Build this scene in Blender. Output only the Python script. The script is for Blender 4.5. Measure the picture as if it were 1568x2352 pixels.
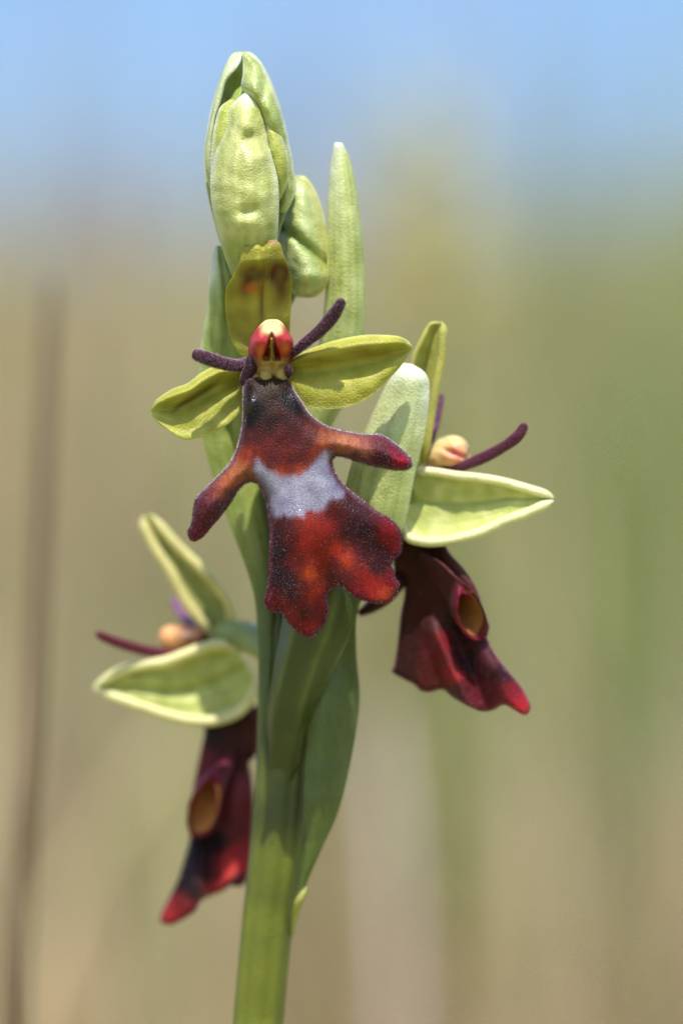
import bpy, bmesh, math, random
import numpy as np
from mathutils import Vector, Matrix, noise as mnoise
from mathutils.geometry import delaunay_2d_cdt

random.seed(7); rng = np.random.default_rng(7)
R = math.radians
scene = bpy.context.scene
for o in list(bpy.data.objects): bpy.data.objects.remove(o)
COL = scene.collection

# ------------------------------------------------------------------ camera, sky, sun
MM = 0.001
DIST = 0.250                       # lens to focus plane, metres
PX = 52.0 / 2352 * MM              # size of one layout unit in the focus plane
PITCH = R(6.0)                     # looking a little uphill
CENTRE = np.array([0, 0, 0.190])
FWD = np.array([0, math.cos(PITCH), math.sin(PITCH)])
UPV = np.array([0, -math.sin(PITCH), math.cos(PITCH)])
RIGHT = np.array([1.0, 0, 0])
CAMPOS = CENTRE - FWD * DIST
cam = bpy.data.cameras.new('camera'); camo = bpy.data.objects.new('camera', cam); COL.objects.link(camo)
camo.location = CAMPOS; camo.rotation_euler = (R(90) + PITCH, 0, 0)
cam.sensor_fit = 'VERTICAL'; cam.lens = 100; cam.sensor_height = 20.8
cam.clip_start = 0.01; cam.clip_end = 500
cam.dof.use_dof = True; cam.dof.focus_distance = DIST + 0.0003; cam.dof.aperture_fstop = 11.0
scene.camera = camo

SUN_EL, SUN_AZ = R(57), R(178)     # azimuth clockwise from +Y: behind the camera
world = bpy.data.worlds.new('World'); scene.world = world; world.use_nodes = True
wn = world.node_tree; bg = wn.nodes['Background']
sky = wn.nodes.new('ShaderNodeTexSky'); sky.sky_type = 'NISHITA'; sky.sun_disc = False
sky.sun_elevation = SUN_EL; sky.sun_rotation = SUN_AZ
sky.air_density = 1.0; sky.dust_density = 1.2; sky.ozone_density = 5.0
wn.links.new(sky.outputs[0], bg.inputs[0]); bg.inputs[1].default_value = 0.122
sun = bpy.data.lights.new('sun', 'SUN'); sun.energy = 3.3; sun.angle = R(0.53); sun.color = (1, 0.955, 0.88)
suno = bpy.data.objects.new('sun', sun); COL.objects.link(suno)
sdir = Vector((math.sin(SUN_AZ) * math.cos(SUN_EL), math.cos(SUN_AZ) * math.cos(SUN_EL), math.sin(SUN_EL)))
suno.rotation_euler = (-sdir).to_track_quat('-Z', 'Y').to_euler(); suno.location = (0, 0, 2)
vs = scene.view_settings; vs.view_transform = 'Standard'; vs.look = 'None'; vs.gamma = 1; vs.exposure = 0.6
vs.use_curve_mapping = False
scene.cycles.max_bounces = 10; scene.cycles.use_denoising = True
scene.cycles.sample_clamp_indirect = 8

# ------------------------------------------------------------------ helpers
def P(u, v, d):
    """layout position (u right, v down) and depth in mm behind the focus plane -> world point"""
    u, v, d = np.broadcast_arrays(np.asarray(u, float), np.asarray(v, float), np.asarray(d, float))
    k = (DIST + d * MM) / DIST
    x = (u - 784) * PX * k; y = -(v - 1176) * PX * k
    return CAMPOS + FWD * (DIST + d * MM)[..., None] + RIGHT * x[..., None] + UPV * y[..., None]

def lin(c):
    c = np.asarray(c, float) / 255.0
    return np.where(c <= 0.04045, c / 12.92, ((c + 0.055) / 1.055) ** 2.4)

def spline(st, n):
    """cubic through rows of st, n samples"""
    st = np.asarray(st, float); k = len(st)
    ds = np.sqrt(((st[1:] - st[:-1])[:, :4] ** 2).sum(1)) + 1e-6
    x = np.concatenate([[0], np.cumsum(np.sqrt(ds))])
    m = np.empty_like(st)
    dl = (st[1:] - st[:-1]) / np.diff(x)[:, None]
    m[0] = dl[0]; m[-1] = dl[-1]
    for i in range(1, k - 1):
        h0, h1 = x[i] - x[i-1], x[i+1] - x[i]
        m[i] = (dl[i-1] * h1 + dl[i] * h0) / (h0 + h1)
    q = np.linspace(0, x[-1], n); idx = np.clip(np.searchsorted(x, q, 'right') - 1, 0, k - 2)
    h = (x[idx + 1] - x[idx])[:, None]; t = ((q - x[idx])[:, None]) / h
    return ((2*t**3 - 3*t**2 + 1) * st[idx] + (t**3 - 2*t**2 + t) * h * m[idx]
            + (-2*t**3 + 3*t**2) * st[idx+1] + (t**3 - t**2) * h * m[idx+1])

def sm(a, b, x):
    t = np.clip((np.asarray(x, float) - a) / (b - a), 0, 1); return t * t * (3 - 2 * t)

def noise2(u, v, s=1.0, seed=0.0):
    u, v = np.broadcast_arrays(np.asarray(u, float), np.asarray(v, float))
    f = [mnoise.noise((a / s + seed, b / s - seed * 1.7, seed * 3.1)) for a, b in zip(u.ravel(), v.ravel())]
    return np.array(f).reshape(u.shape)

def mixc(a, b, f):
    f = np.clip(np.asarray(f, float), 0, 1)[..., None]
    return np.asarray(a, float) * (1 - f) + np.asarray(b, float) * f

class MB:
    def __init__(self): self.v = []; self.f = []; self.c = []; self.n = 0; self.gloss = None
    def add(self, verts, faces, cols):
        verts = np.asarray(verts, float).reshape(-1, 3); cols = np.asarray(cols, float)
        if cols.ndim == 1: cols = np.tile(cols, (len(verts), 1))
        self.v.append(verts); self.c.append(cols.reshape(-1, 3))
        self.f += [tuple(i + self.n for i in f) for f in faces]; self.n += len(verts)
    def build(self, name, mat, parent=None, smooth=True):
        me = bpy.data.meshes.new(name)
        me.from_pydata(np.concatenate(self.v).tolist(), [], self.f); me.update()
        ca = me.color_attributes.new('Col', 'FLOAT_COLOR', 'POINT')
        c = np.concatenate(self.c); rgba = np.zeros((len(c), 4)); rgba[:, :3] = c
        if self.gloss is not None: rgba[:len(self.gloss), 3] = self.gloss
        ca.data.foreach_set('color', rgba.ravel().astype(np.float32))
        bm = bmesh.new(); bm.from_mesh(me)
        bmesh.ops.recalc_face_normals(bm, faces=bm.faces); bm.to_mesh(me); bm.free()
        if smooth: me.polygons.foreach_set('use_smooth', [True] * len(me.polygons))
        me.materials.append(mat)
        o = bpy.data.objects.new(name, me); COL.objects.link(o)
        if parent is not None:
            o.parent = parent
            if parent.type == 'EMPTY': o.matrix_parent_inverse = Matrix.Translation(-parent.location)
        return o

def tag(o, label=None, cat=None, group=None, kind=None):
    for k, x in (('label', label), ('category', cat), ('group', group), ('kind', kind)):
        if x: o[k] = x
    return o

def empty(name, loc):
    e = bpy.data.objects.new(name, None); e.location = loc; e.empty_display_size = 0.01; COL.objects.link(e); return e

def grid_faces(n, m, off=0, closed=False):
    F = []
    for i in range(n - 1):
        for j in range(m if closed else m - 1):
            a = off + i * m + j; b = off + i * m + (j + 1) % m
            F.append((a, b, b + m, a + m))
    return F

def add_sheet(mb, st, col, prof=None, n=48, m=25, th=0.28, lump=None, rim=None, rimcol=None):
    """a leaf-like sheet of real thickness; rows of st: left u,v, right u,v, depth, bulge, tilt"""
    st = np.array([tuple(r) + (0,) * (7 - len(r)) for r in st], float)
    S = spline(st, n); s = np.linspace(0, 1, n)[:, None]
    t = np.sin(np.linspace(-1, 1, m) * math.pi / 2)[None, :]; w = (t + 1) / 2
    U = S[:, 0:1] * (1 - w) + S[:, 2:3] * w; V = S[:, 1:2] * (1 - w) + S[:, 3:4] * w
    pr = (1 - t**2) if prof is None else prof(t, s)
    D = S[:, 4:5] + S[:, 6:7] * t - S[:, 5:6] * pr
    if lump is not None: D = D - lump(U, V, s, t)
    F = P(U, V, D)
    du = np.gradient(F, axis=0); dt = np.gradient(F, axis=1)
    N = np.cross(du, dt); N /= np.linalg.norm(N, axis=2, keepdims=True) + 1e-12
    if (N[n // 2, m // 2] @ FWD) > 0: N = -N
    ep = np.minimum(1, np.minimum(s, 1 - s) / 0.04) ** 0.5
    B = F - N * (th * MM * (0.06 + np.sqrt(np.clip(1 - t**6, 0, 1))) * (0.15 + 0.85 * ep))[..., None]
    C = col(U, V, s + 0 * t, t + 0 * s)
    ff = grid_faces(n, m); o = n * m
    bf = [tuple(reversed([i + o for i in f])) for f in grid_faces(n, m)]
    ed = []
    for i in range(n - 1):
        ed.append((i*m, (i+1)*m, (i+1)*m + o, i*m + o)); ed.append((i*m+m-1, i*m+m-1+o, (i+1)*m+m-1+o, (i+1)*m+m-1))
    for j in range(m - 1):
        ed.append((j, j+o, j+1+o, j+1)); a = (n-1)*m + j; ed.append((a, a+1, a+1+o, a+o))
    mb.add(np.concatenate([F.reshape(-1, 3), B.reshape(-1, 3)]), ff + bf + ed,
           np.concatenate([C.reshape(-1, 3), C.reshape(-1, 3)]))
    if rim:
        for side, rr in zip((0, m - 1), rim):
            if rr:
                rad = rr * MM * np.clip(np.minimum(s[:, 0], 1 - s[:, 0]) / 0.12, 0.15, 1) ** 0.6
                off = (F[:, 2] - F[:, 0]) if side == 0 else (F[:, m-3] - F[:, m-1])
                off = off / (np.linalg.norm(off, axis=1, keepdims=True) + 1e-12)
                add_tube(mb, F[:, side] + off * rad[:, None] * 0.5, rad, C[:, side] if rimcol is None else lin(rimcol), 10)
    return F, N

def add_tube(mb, pts, rad, col, sides=12, flat=1.0, rings=None):
    pts = np.asarray(pts, float); n = len(pts); rad = np.broadcast_to(np.asarray(rad, float), (n,))
    T = np.gradient(pts, axis=0); T /= np.linalg.norm(T, axis=1, keepdims=True) + 1e-12
    A = np.cross(T, FWD); A /= np.linalg.norm(A, axis=1, keepdims=True) + 1e-9
    Bv = np.cross(T, A)
    th = np.linspace(0, 2 * math.pi, sides, endpoint=False)
    V = pts[:, None] + rad[:, None, None] * (A[:, None] * np.cos(th)[None, :, None] + flat * Bv[:, None] * np.sin(th)[None, :, None])
    fc = grid_faces(n, sides, 0, True)
    fc.append(tuple(reversed(range(sides)))); fc.append(tuple(range((n-1)*sides, n*sides)))
    c = np.asarray(col, float)
    if c.ndim == 2 and len(c) == n: c = np.repeat(c, sides, axis=0)
    mb.add(V.reshape(-1, 3), fc, c)

def tube_uv(mb, rows, col, n=30, sides=14, flat=1.0):
    """rows: u,v,d,r (r in layout units); rounded ends"""
    S = spline(rows, n); r = S[:, 3] * PX
    q = np.linspace(0, 1, n); r = r * np.sqrt(np.clip(1 - (1 - np.clip(np.minimum(q, 1-q) / 0.06, 0, 1))**2, 0.02, 1))
    c = col(S[:, 0], S[:, 1], q) if callable(col) else lin(col)
    r = r * (1 + 0.09 * noise2(q * 14, q * 3, 1.0, rows[0][0] * 0.37))
    pts = P(S[:, 0], S[:, 1], S[:, 2]); add_tube(mb, pts, r, c, sides, flat)
    return pts, r

def add_blob(mb, c, ax, col, n=16, m=22, lump=None):
    """ellipsoid, c=(u,v,d), ax=(ru,rv in layout units, rd in mm), optional rotation in the layout plane"""
    ru, rv, rd = ax[:3]; rot = ax[3] if len(ax) > 3 else 0
    a = np.linspace(0.02, math.pi - 0.02, n)[:, None]; b = np.linspace(0, 2*math.pi, m, endpoint=False)[None]
    x = np.sin(a) * np.cos(b); z = np.sin(a) * np.sin(b); y = np.cos(a) + 0 * b
    k = 1 if lump is None else 1 + lump(x, y, z)
    X = x * ru * k; Y = y * rv * k
    U = c[0] + X * math.cos(rot) - Y * math.sin(rot); V = c[1] + X * math.sin(rot) + Y * math.cos(rot)
    C = col(U, V, x, y, z) if callable(col) else np.tile(lin(col), U.shape + (1,))
    fc = grid_faces(n, m, 0, True); fc.append(tuple(range(m))); fc.append(tuple(reversed(range((n-1)*m, n*m))))
    mb.add(P(U, V, c[2] + z * rd * k), fc, C.reshape(-1, 3))

# ------------------------------------------------------------------ materials
def mat(name, rough=0.4, bump=0.0, bscale=9000, sss=0.0, srad=(1, 1, 0.4), sscale=0.6, sheen=0.0, sheen_tint=(1, 1, 1),
        spec=0.5, vary=0.12, vscale=900, rvar=0.0, transl=0.0, gloss=False):
    m = bpy.data.materials.new(name); m.use_nodes = True; nt = m.node_tree; N = nt.nodes; L = nt.links
    b = N['Principled BSDF']
    at = N.new('ShaderNodeAttribute'); at.attribute_name = 'Col'
    tc = N.new('ShaderNodeTexCoord')
    no = N.new('ShaderNodeTexNoise'); no.inputs['Scale'].default_value = vscale; no.inputs['Detail'].default_value = 4
    L.new(tc.outputs['Object'], no.inputs['Vector'])
    mp = N.new('ShaderNodeMapRange'); mp.inputs['To Min'].default_value = 1 - vary * 2; mp.inputs['To Max'].default_value = 1 + vary * 2
    L.new(no.outputs['Fac'], mp.inputs['Value'])
    mu = N.new('ShaderNodeVectorMath'); mu.operation = 'SCALE'
    L.new(at.outputs['Color'], mu.inputs[0]); L.new(mp.outputs[0], mu.inputs['Scale'])
    L.new(mu.outputs[0], b.inputs['Base Color'])
    b.inputs['Roughness'].default_value = rough; b.inputs['Specular IOR Level'].default_value = spec
    if sss:
        b.inputs['Subsurface Weight'].default_value = sss
        b.inputs['Subsurface Radius'].default_value = srad; b.inputs['Subsurface Scale'].default_value = sscale * MM
    if sheen:
        b.inputs['Sheen Weight'].default_value = sheen; b.inputs['Sheen Roughness'].default_value = 0.4
        b.inputs['Sheen Tint'].default_value = (*sheen_tint, 1)
    if bump:
        vo = N.new('ShaderNodeTexVoronoi'); vo.inputs['Scale'].default_value = bscale
        vo.feature = 'SMOOTH_F1'
        L.new(tc.outputs['Object'], vo.inputs['Vector'])
        n2 = N.new('ShaderNodeTexNoise'); n2.inputs['Scale'].default_value = bscale * 0.35; n2.inputs['Detail'].default_value = 2
        mpg = N.new('ShaderNodeMapping'); mpg.inputs['Scale'].default_value = (1, 1, 0.18)
        L.new(tc.outputs['Object'], mpg.inputs['Vector']); L.new(mpg.outputs[0], n2.inputs['Vector'])
        ad = N.new('ShaderNodeMath'); ad.operation = 'MULTIPLY_ADD'; ad.inputs[1].default_value = -1.6
        L.new(vo.outputs['Distance'], ad.inputs[0]); L.new(n2.outputs['Fac'], ad.inputs[2])
        bp = N.new('ShaderNodeBump'); bp.inputs['Strength'].default_value = bump; bp.inputs['Distance'].default_value = 0.35 / bscale
        L.new(ad.outputs[0], bp.inputs['Height']); L.new(bp.outputs[0], b.inputs['Normal'])
    if rvar:
        r2 = N.new('ShaderNodeMapRange'); r2.inputs['To Min'].default_value = rough - rvar; r2.inputs['To Max'].default_value = rough + rvar
        L.new(no.outputs['Fac'], r2.inputs['Value']); L.new(r2.outputs[0], b.inputs['Roughness'])
    if gloss:                        # smooth waxy patches among the velvet
        L.new(at.outputs['Alpha'], b.inputs['Coat Weight']); b.inputs['Coat Roughness'].default_value = 0.27
        if bump: L.new(bp.outputs[0], b.inputs['Coat Normal'])
    if transl:
        tr = N.new('ShaderNodeBsdfTranslucent'); L.new(mu.outputs[0], tr.inputs[0])
        mx = N.new('ShaderNodeMixShader'); mx.inputs[0].default_value = transl
        L.new(b.outputs[0], mx.inputs[1]); L.new(tr.outputs[0], mx.inputs[2]); L.new(mx.outputs[0], N['Material Output'].inputs[0])
    return m

M_BUD = mat('bud_tissue', rough=0.22, bump=1.0, bscale=12500, sss=0.5, srad=(1, 1, 0.35), sscale=0.5, spec=0.65, vary=0.16, vscale=1500)
M_BRACT = mat('bract_tissue', rough=0.25, bump=0.95, bscale=11500, sss=0.4, srad=(0.9, 1, 0.3), sscale=0.6, spec=0.6, vary=0.15, vscale=1300)
M_SEPAL = mat('sepal_tissue', spec=0.35, rough=0.5, bump=0.7, bscale=11000, sss=0.45, srad=(1, 0.95, 0.25), sscale=0.4, vary=0.12, vscale=1200)
M_STEM = mat('stem_tissue', rough=0.42, bump=0.5, bscale=9000, sss=0.35, srad=(0.8, 1, 0.2), sscale=0.6, vary=0.2, vscale=500)
M_LIP = mat('lip_velvet', rough=0.5, bump=0.75, bscale=13000, sss=0.3, srad=(1, 0.25, 0.12), sscale=0.25, sheen=0.05,
            sheen_tint=(0.75, 0.65, 0.8), vary=0.12, vscale=9000, spec=0.2, gloss=True)
M_PETAL = mat('petal_velvet', rough=0.55, bump=0.7, bscale=7000, sheen=0.3, sheen_tint=(0.8, 0.6, 0.8), vary=0.2, vscale=2500, spec=0.35)
M_COLUMN = mat('column_wax', rough=0.45, bump=0.2, bscale=6000, sss=0.5, srad=(1, 0.6, 0.3), sscale=0.5, vary=0.1, vscale=2500)
M_HAIR = mat('lip_fuzz', rough=0.35, spec=0.7, vary=0.0)
M_GRASS = mat('meadow_grass', rough=0.55, vary=0.2, vscale=30, transl=0.3, spec=0.3)
M_DRY = mat('dry_straw', rough=0.6, vary=0.2, vscale=60, spec=0.3)
M_GROUND = mat('meadow_soil', rough=0.9, vary=0.25, vscale=6, spec=0.1)

# ------------------------------------------------------------------ the sloping meadow
def ground_z(x, y):
    x = np.asarray(x, float); y = np.asarray(y, float)
    z = 0.1625 * y
    z = np.where(y > 24, 0.1625 * 24 + 0.1625 * (y - 24) - 0.012 * (y - 24)**2, z)
    z = np.where(y > 44, 0.1625*24 + 0.1625*20 - 0.012*400 - 0.33 * (y - 44), z)
    z = np.where(y < -2, -0.30 + 0.05 * (y + 2), z)
    z = z + 0.75 * np.exp(-((x - 3.4) / 1.9)**2 - ((y - 25) / 6.0)**2)
    z = z + 0.018 * np.sin(x * 2.1 + 1) * np.sin(y * 1.7) * sm(0.5, 3, y)
    return z
xs = np.sign(np.linspace(-1, 1, 81)) * np.abs(np.linspace(-1, 1, 81))**2.2 * 120
ys = np.concatenate([np.linspace(-60, -1, 12), np.linspace(-0.5, 6, 40), np.linspace(6.5, 46, 60), np.linspace(50, 130, 10)])
GX, GY = np.meshgrid(xs, ys); GZ = ground_z(GX, GY)
gn = noise2(GX, GY, 1.3, 2)
mb = MB()
mb.add(np.stack([GX, GY, GZ], -1).reshape(-1, 3), grid_faces(len(ys), len(xs)),
       mixc(lin((156, 142, 106)), lin((126, 132, 78)), 0.5 + 0.9 * gn + 0.25 * np.sign(GX)).reshape(-1, 3))
tag(mb.build('meadow_ground', M_GROUND), kind='structure')

DRYC = lin([(206, 186, 146), (190, 166, 122), (212, 188, 160), (184, 150, 124), (212, 176, 152)])
GRNC = lin([(144, 154, 88), (124, 144, 82), (162, 164, 102), (130, 152, 104), (166, 162, 94)])
def blade(mb, x, y, h, w, lean, az, c, curve=0.5):
    z0 = float(ground_z(x, y)) - 0.004
    dx, dy = math.cos(az), math.sin(az); wx, wy = -dy * w / 2, dx * w / 2
    vs_ = []
    for k, q in enumerate((0, 0.35, 0.7)):
        ww = (1, 0.85, 0.5)[k]; off = lean * h * (q * (1 - curve) + curve * q * q)
        zz = z0 + h * q * (1 - 0.25 * lean * q)
        vs_ += [(x + dx*off + wx*ww, y + dy*off + wy*ww, zz), (x + dx*off - wx*ww, y + dy*off - wy*ww, zz)]
    vs_.append((x + dx*lean*h, y + dy*lean*h, z0 + h * (1 - 0.25 * lean)))
    mb.add(vs_, [(0, 1, 3, 2), (2, 3, 5, 4), (4, 5, 6)], c)
mb = MB()
for i in range(47545):
    y = 0.55 * (25 / 0.55) ** (random.random() ** 0.95)
    x = (random.random() * 2 - 1); x = x * (0.12 + 0.20 * y) if i % 3 else x * (0.3 + 0.6 * y)
    if y < 1.2 and abs(x) < 0.04 and random.random() < 0.5: continue
    h = random.uniform(0.05, 0.13) if random.random() < 0.93 else random.uniform(0.13, 0.2)
    if y > 6: h *= 1.2
    w = random.uniform(0.0015, 0.003) * (1 + 0.45 * y)
    if i >= 42000 and i < 47500:                      # sparse taller grasses that soften the skyline
        y = random.uniform(1.2, 7); x = (random.random() * 2 - 1) * (0.1 + 0.2 * y); h = 0.14 + 0.26 * random.random()**1.8; w = random.uniform(0.002, 0.0045)
    if i >= 47500:                      # a few blades standing nearer
        y = random.uniform(0.32, 0.75); x = random.choice((-1, 1)) * random.uniform(0.012, 0.12); h = random.uniform(0.10, 0.19); w = random.uniform(0.0015, 0.0035)
    green = mnoise.noise((x * 3.2 / (0.4 + y), math.log(y) * 2.2, 4.2)) * 1.3 + 0.60 + 2.4 * x / (0.35 + y)
    if random.random() < green: c = GRNC[random.randrange(5)]
    else: c = DRYC[random.randrange(5)]
    c = c * random.uniform(0.8, 1.3)
    blade(mb, x, y, h, w, random.uniform(0.05, 0.55), random.uniform(0, 6.28), c)
tag(mb.build('meadow_grass', M_GRASS, smooth=False), 'short dry and green grass covering the meadow slope', 'grass', kind='stuff')

# blurred stems that can be told apart behind the orchid
def ground_hit(u, d):
    """foot on the ground straight below a point d mm behind the focus plane"""
    p = P(u, 1176, d); return np.array([p[0], p[1], float(ground_z(p[0], p[1])) - 0.004])

def dry_stem(name, label, cat, rows, r0, r1, col, head=None, group=None, leaf=None):
    """rows: u,v,d from top to bottom of the frame; goes on down to the ground"""
    pts = [P(*r) for r in rows]
    last = pts[-1]; foot = np.array([last[0] + (last[0] - pts[-2][0]) * 1.2, last[1], float(ground_z(last[0], last[1])) - 0.006])
    pts = np.array(pts + [foot])
    S = spline(np.concatenate([pts * 1000, np.zeros((len(pts), 1))], 1), 40)[:, :3] / 1000
    root = empty(name, foot); tag(root, label, cat, group)
    mb = MB(); add_tube(mb, S, np.linspace(r1, r0, 40) * MM, lin(col), 8); mb.build('stalk', M_DRY, root)
    if head:
        n, ln, wd, hc, spread = head
        mb = MB()
        for k in range(n):
            q = k / n; base = S[0] + (S[0] - S[3]) / np.linalg.norm(S[0] - S[3]) * (ln * q * MM)
            a = k * 2.4; dirv = RIGHT * math.cos(a) + FWD * math.sin(a)
            l = wd * (1 - 0.65 * q) * MM
            tip = base + dirv * l * spread + UPV * l * 1.1
            mid = (base + tip) / 2 + dirv * l * 0.25
            add_tube(mb, [base, (base+mid)/2, mid, tip], np.array([0.15, 0.55, 0.6, 0.08]) * MM * (wd / 5), lin(hc) * random.uniform(0.75, 1.2), 6)
        mb.build('seed_head', M_DRY, root)
    if leaf:
        for (a, b, c, w) in leaf:
            mb = MB(); Q = spline(np.array([list(P(*a) * 1000) + [0], list(P(*b) * 1000) + [0], list(P(*c) * 1000) + [0]]), 16)[:, :3] / 1000
            add_tube(mb, Q, w * MM * np.sin(np.linspace(0.25, math.pi - 0.1, 16)), lin(col), 8, 0.25); mb.build('leaf', M_GRASS, root)
    return root

dry_stem('grass_stem', 'brown dry grass stem rising at the left side behind the orchid', 'grass stem',
         [(120, 650, 76), (117, 720, 74), (111, 840, 70), (94, 1200, 66), (76, 1600, 62), (52, 2000, 60), (34, 2380, 58)], 1.0, 0.3, (86, 68, 42))
dry_stem('grass_stem', 'thick pale grey straw behind the foot of the orchid stalk', 'grass stem',
         [(868, 1640, 330), (890, 1820, 325), (905, 2050, 320), (915, 2380, 315)], 1.2, 0.9, (196, 178, 168))
dry_stem('grass_stem', 'pale slanting straw crossing behind the red lip of the lowest flower', 'grass stem',
         [(470, 1560, 300), (380, 1720, 290), (230, 1930, 280), (120, 2160, 270), (60, 2380, 262)], 0.9, 0.7, (186, 170, 128))
dry_stem('meadow_spike', 'purple-brown flower spike rising above the skyline at the left', 'flower spike',
         [(245, 560, 700), (240, 720, 690), (236, 1100, 670), (230, 1700, 650)], 1.2, 0.9, (120, 100, 90),
         head=(30, 20, 6, (150, 124, 130), 0.5))
dry_stem('meadow_spike', 'tall thin lilac grass head standing far above the skyline behind the buds', 'flower spike',
         [(700, 420, 900), (702, 620, 880), (705, 1100, 860), (705, 1700, 840)], 0.9, 0.7, (120, 105, 110),
         head=(34, 62, 7, (150, 140, 160), 0.35))

def leafy_shoot(u, vtop, vbot, d, width, cols, label, nleaf):
    foot = P(u, 1900, d); foot[2] = float(ground_z(foot[0], foot[1])) - 0.006
    top = P(u + 8, vtop, d); root = empty('leafy_shoot', foot); tag(root, label, 'shoot')
    mb = MB(); S = np.linspace(top, foot, 20); add_tube(mb, S, np.linspace(0.6, 2.2, 20) * MM, lin((110, 104, 50)), 8); mb.build('stalk', M_GRASS, root)
    for k in range(nleaf):
        q = (k + 0.5) / nleaf; b = P(u + 6, vtop + (vbot - vtop) * q, d)
        a = k * 2.39996; dirv = RIGHT * math.cos(a) + FWD * math.sin(a) * 0.7
        ln = width * MM * (0.35 + 0.65 * q) * random.uniform(0.75, 1.15)
        tip = b + dirv * ln + UPV * ln * random.uniform(0.5, 1.0); mid = b + dirv * ln * 0.55 + UPV * ln * 0.3
        Q = spline(np.array([list(x * 1000) + [0] for x in (b, mid, tip)]), 9)[:, :3] / 1000
        mb = MB(); add_tube(mb, Q, ln * 0.17 * np.sin(np.linspace(0.15, math.pi - 0.05, 9)), lin(cols[k % len(cols)]) * random.uniform(0.8, 1.2), 6, 0.2)
        mb.build('leaf', M_GRASS, root)
leafy_shoot(958, 240, 760, 640, 15, [(218, 208, 146), (208, 200, 132), (224, 214, 160)],
            'yellow-green leafy shoot rising above the skyline behind the tall bract', 40)

# ------------------------------------------------------------------ the orchid
foot = P(560, 1176, 7.5); foot[2] = float(ground_z(foot[0], foot[1])) - 0.003
orchid = empty('fly_orchid', foot)
tag(orchid, 'fly orchid spike with three maroon insect-like flowers and green buds', 'orchid')

# stem
STEM = [(590, 620, 6.0, 30), (592, 760, 6.2, 36), (600, 950, 6.6, 42), (615, 1150, 7.0, 46), (640, 1350, 7.2, 50),
        (652, 1550, 7.2, 60), (650, 1750, 7.2, 64), (634, 1950, 7.2, 62), (612, 2120, 7.3, 58), (590, 2350, 7.5, 57)]
S = spline(STEM, 90); pts = P(S[:, 0], S[:, 1], S[:, 2]); rad = S[:, 3] * PX
ext = np.linspace(pts[-1], foot, 14)[1:]; ext[:, 0] = pts[-1][0] + (foot[0] - pts[-1][0]) * np.linspace(0, 1, 14)[1:]
pts = np.concatenate([pts, ext]); rad = np.concatenate([rad, np.full(13, rad[-1] * 1.05)])
qv = np.concatenate([S[:, 1], np.linspace(2400, 9000, 13)])
mb = MB(); sides = 40
T = np.gradient(pts, axis=0); T /= np.linalg.norm(T, axis=1, keepdims=True)
A = np.cross(T, FWD); A /= np.linalg.norm(A, axis=1, keepdims=True); Bv = np.cross(T, A)
th = np.linspace(0, 2*math.pi, sides, endpoint=False)
rib = 1 + 0.05 * np.cos(th * 7 + 0.6) + 0.03 * np.cos(th * 13)
V = pts[:, None] + (rad[:, None] * rib[None])[..., None] * (A[:, None]*np.cos(th)[None, :, None] + Bv[:, None]*np.sin(th)[None, :, None])
nn = noise2(np.tile(th * 60, (len(pts), 1)), np.tile(qv[:, None], (1, sides)), 90, 3)
c = mixc(lin((68, 76, 28)), lin((114, 120, 36)), sm(1550, 2350, qv[:, None] + nn * 260))  # shade under the flower painted in: darker above, sunlit green towards the foot
mb.add(V.reshape(-1, 3), grid_faces(len(pts), sides, 0, True) + [tuple(range(sides)), tuple(reversed(range((len(pts)-1)*sides, len(pts)*sides)))], c.reshape(-1, 3))
mb.build('stem', M_STEM, orchid)

def veins(T, n, w=0.05):
    k = (T * 0.5 + 0.5) * n; return np.exp(-((k - np.round(k)) / (n * w))**2)

# bracts
def bract_col(base, pale, whiten, seed, low=0.92):
    def f(U, V, s, t):
        nz = noise2(U, V, 34, seed) * 0.5 + noise2(U, V, 12, seed + 3) * 0.3
        c = mixc(lin(base), lin(pale), 0.35 + nz * 0.9)
        c = mixc(c, c * 0.72, 0.5 * veins(t, 5, 0.03) + 0.28 * veins(t, 11, 0.02))
        c = mixc(c, lin((66, 84, 20)), low * sm(1120, 1400, V))  # lower bract darkened in colour where it stands in shade
        return mixc(c, lin((226, 232, 206)), whiten(U, V, s, t))
    return f
mb = MB()
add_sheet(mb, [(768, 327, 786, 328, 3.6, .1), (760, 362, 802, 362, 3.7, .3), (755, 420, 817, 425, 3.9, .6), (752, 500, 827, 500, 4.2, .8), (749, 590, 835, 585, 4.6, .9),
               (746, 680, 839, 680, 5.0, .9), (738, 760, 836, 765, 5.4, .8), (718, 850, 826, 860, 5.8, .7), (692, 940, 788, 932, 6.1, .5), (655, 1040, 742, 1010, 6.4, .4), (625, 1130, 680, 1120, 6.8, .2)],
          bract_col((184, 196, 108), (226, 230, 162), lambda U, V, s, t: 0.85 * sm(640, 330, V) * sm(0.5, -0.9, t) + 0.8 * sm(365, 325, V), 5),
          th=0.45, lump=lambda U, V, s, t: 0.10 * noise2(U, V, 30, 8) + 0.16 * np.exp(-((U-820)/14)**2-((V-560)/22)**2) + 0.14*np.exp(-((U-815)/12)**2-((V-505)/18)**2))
mb.build('bract', M_BRACT, orchid)['label'] = 'tall narrow pale green bract with white tip'
mb = MB()
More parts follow.
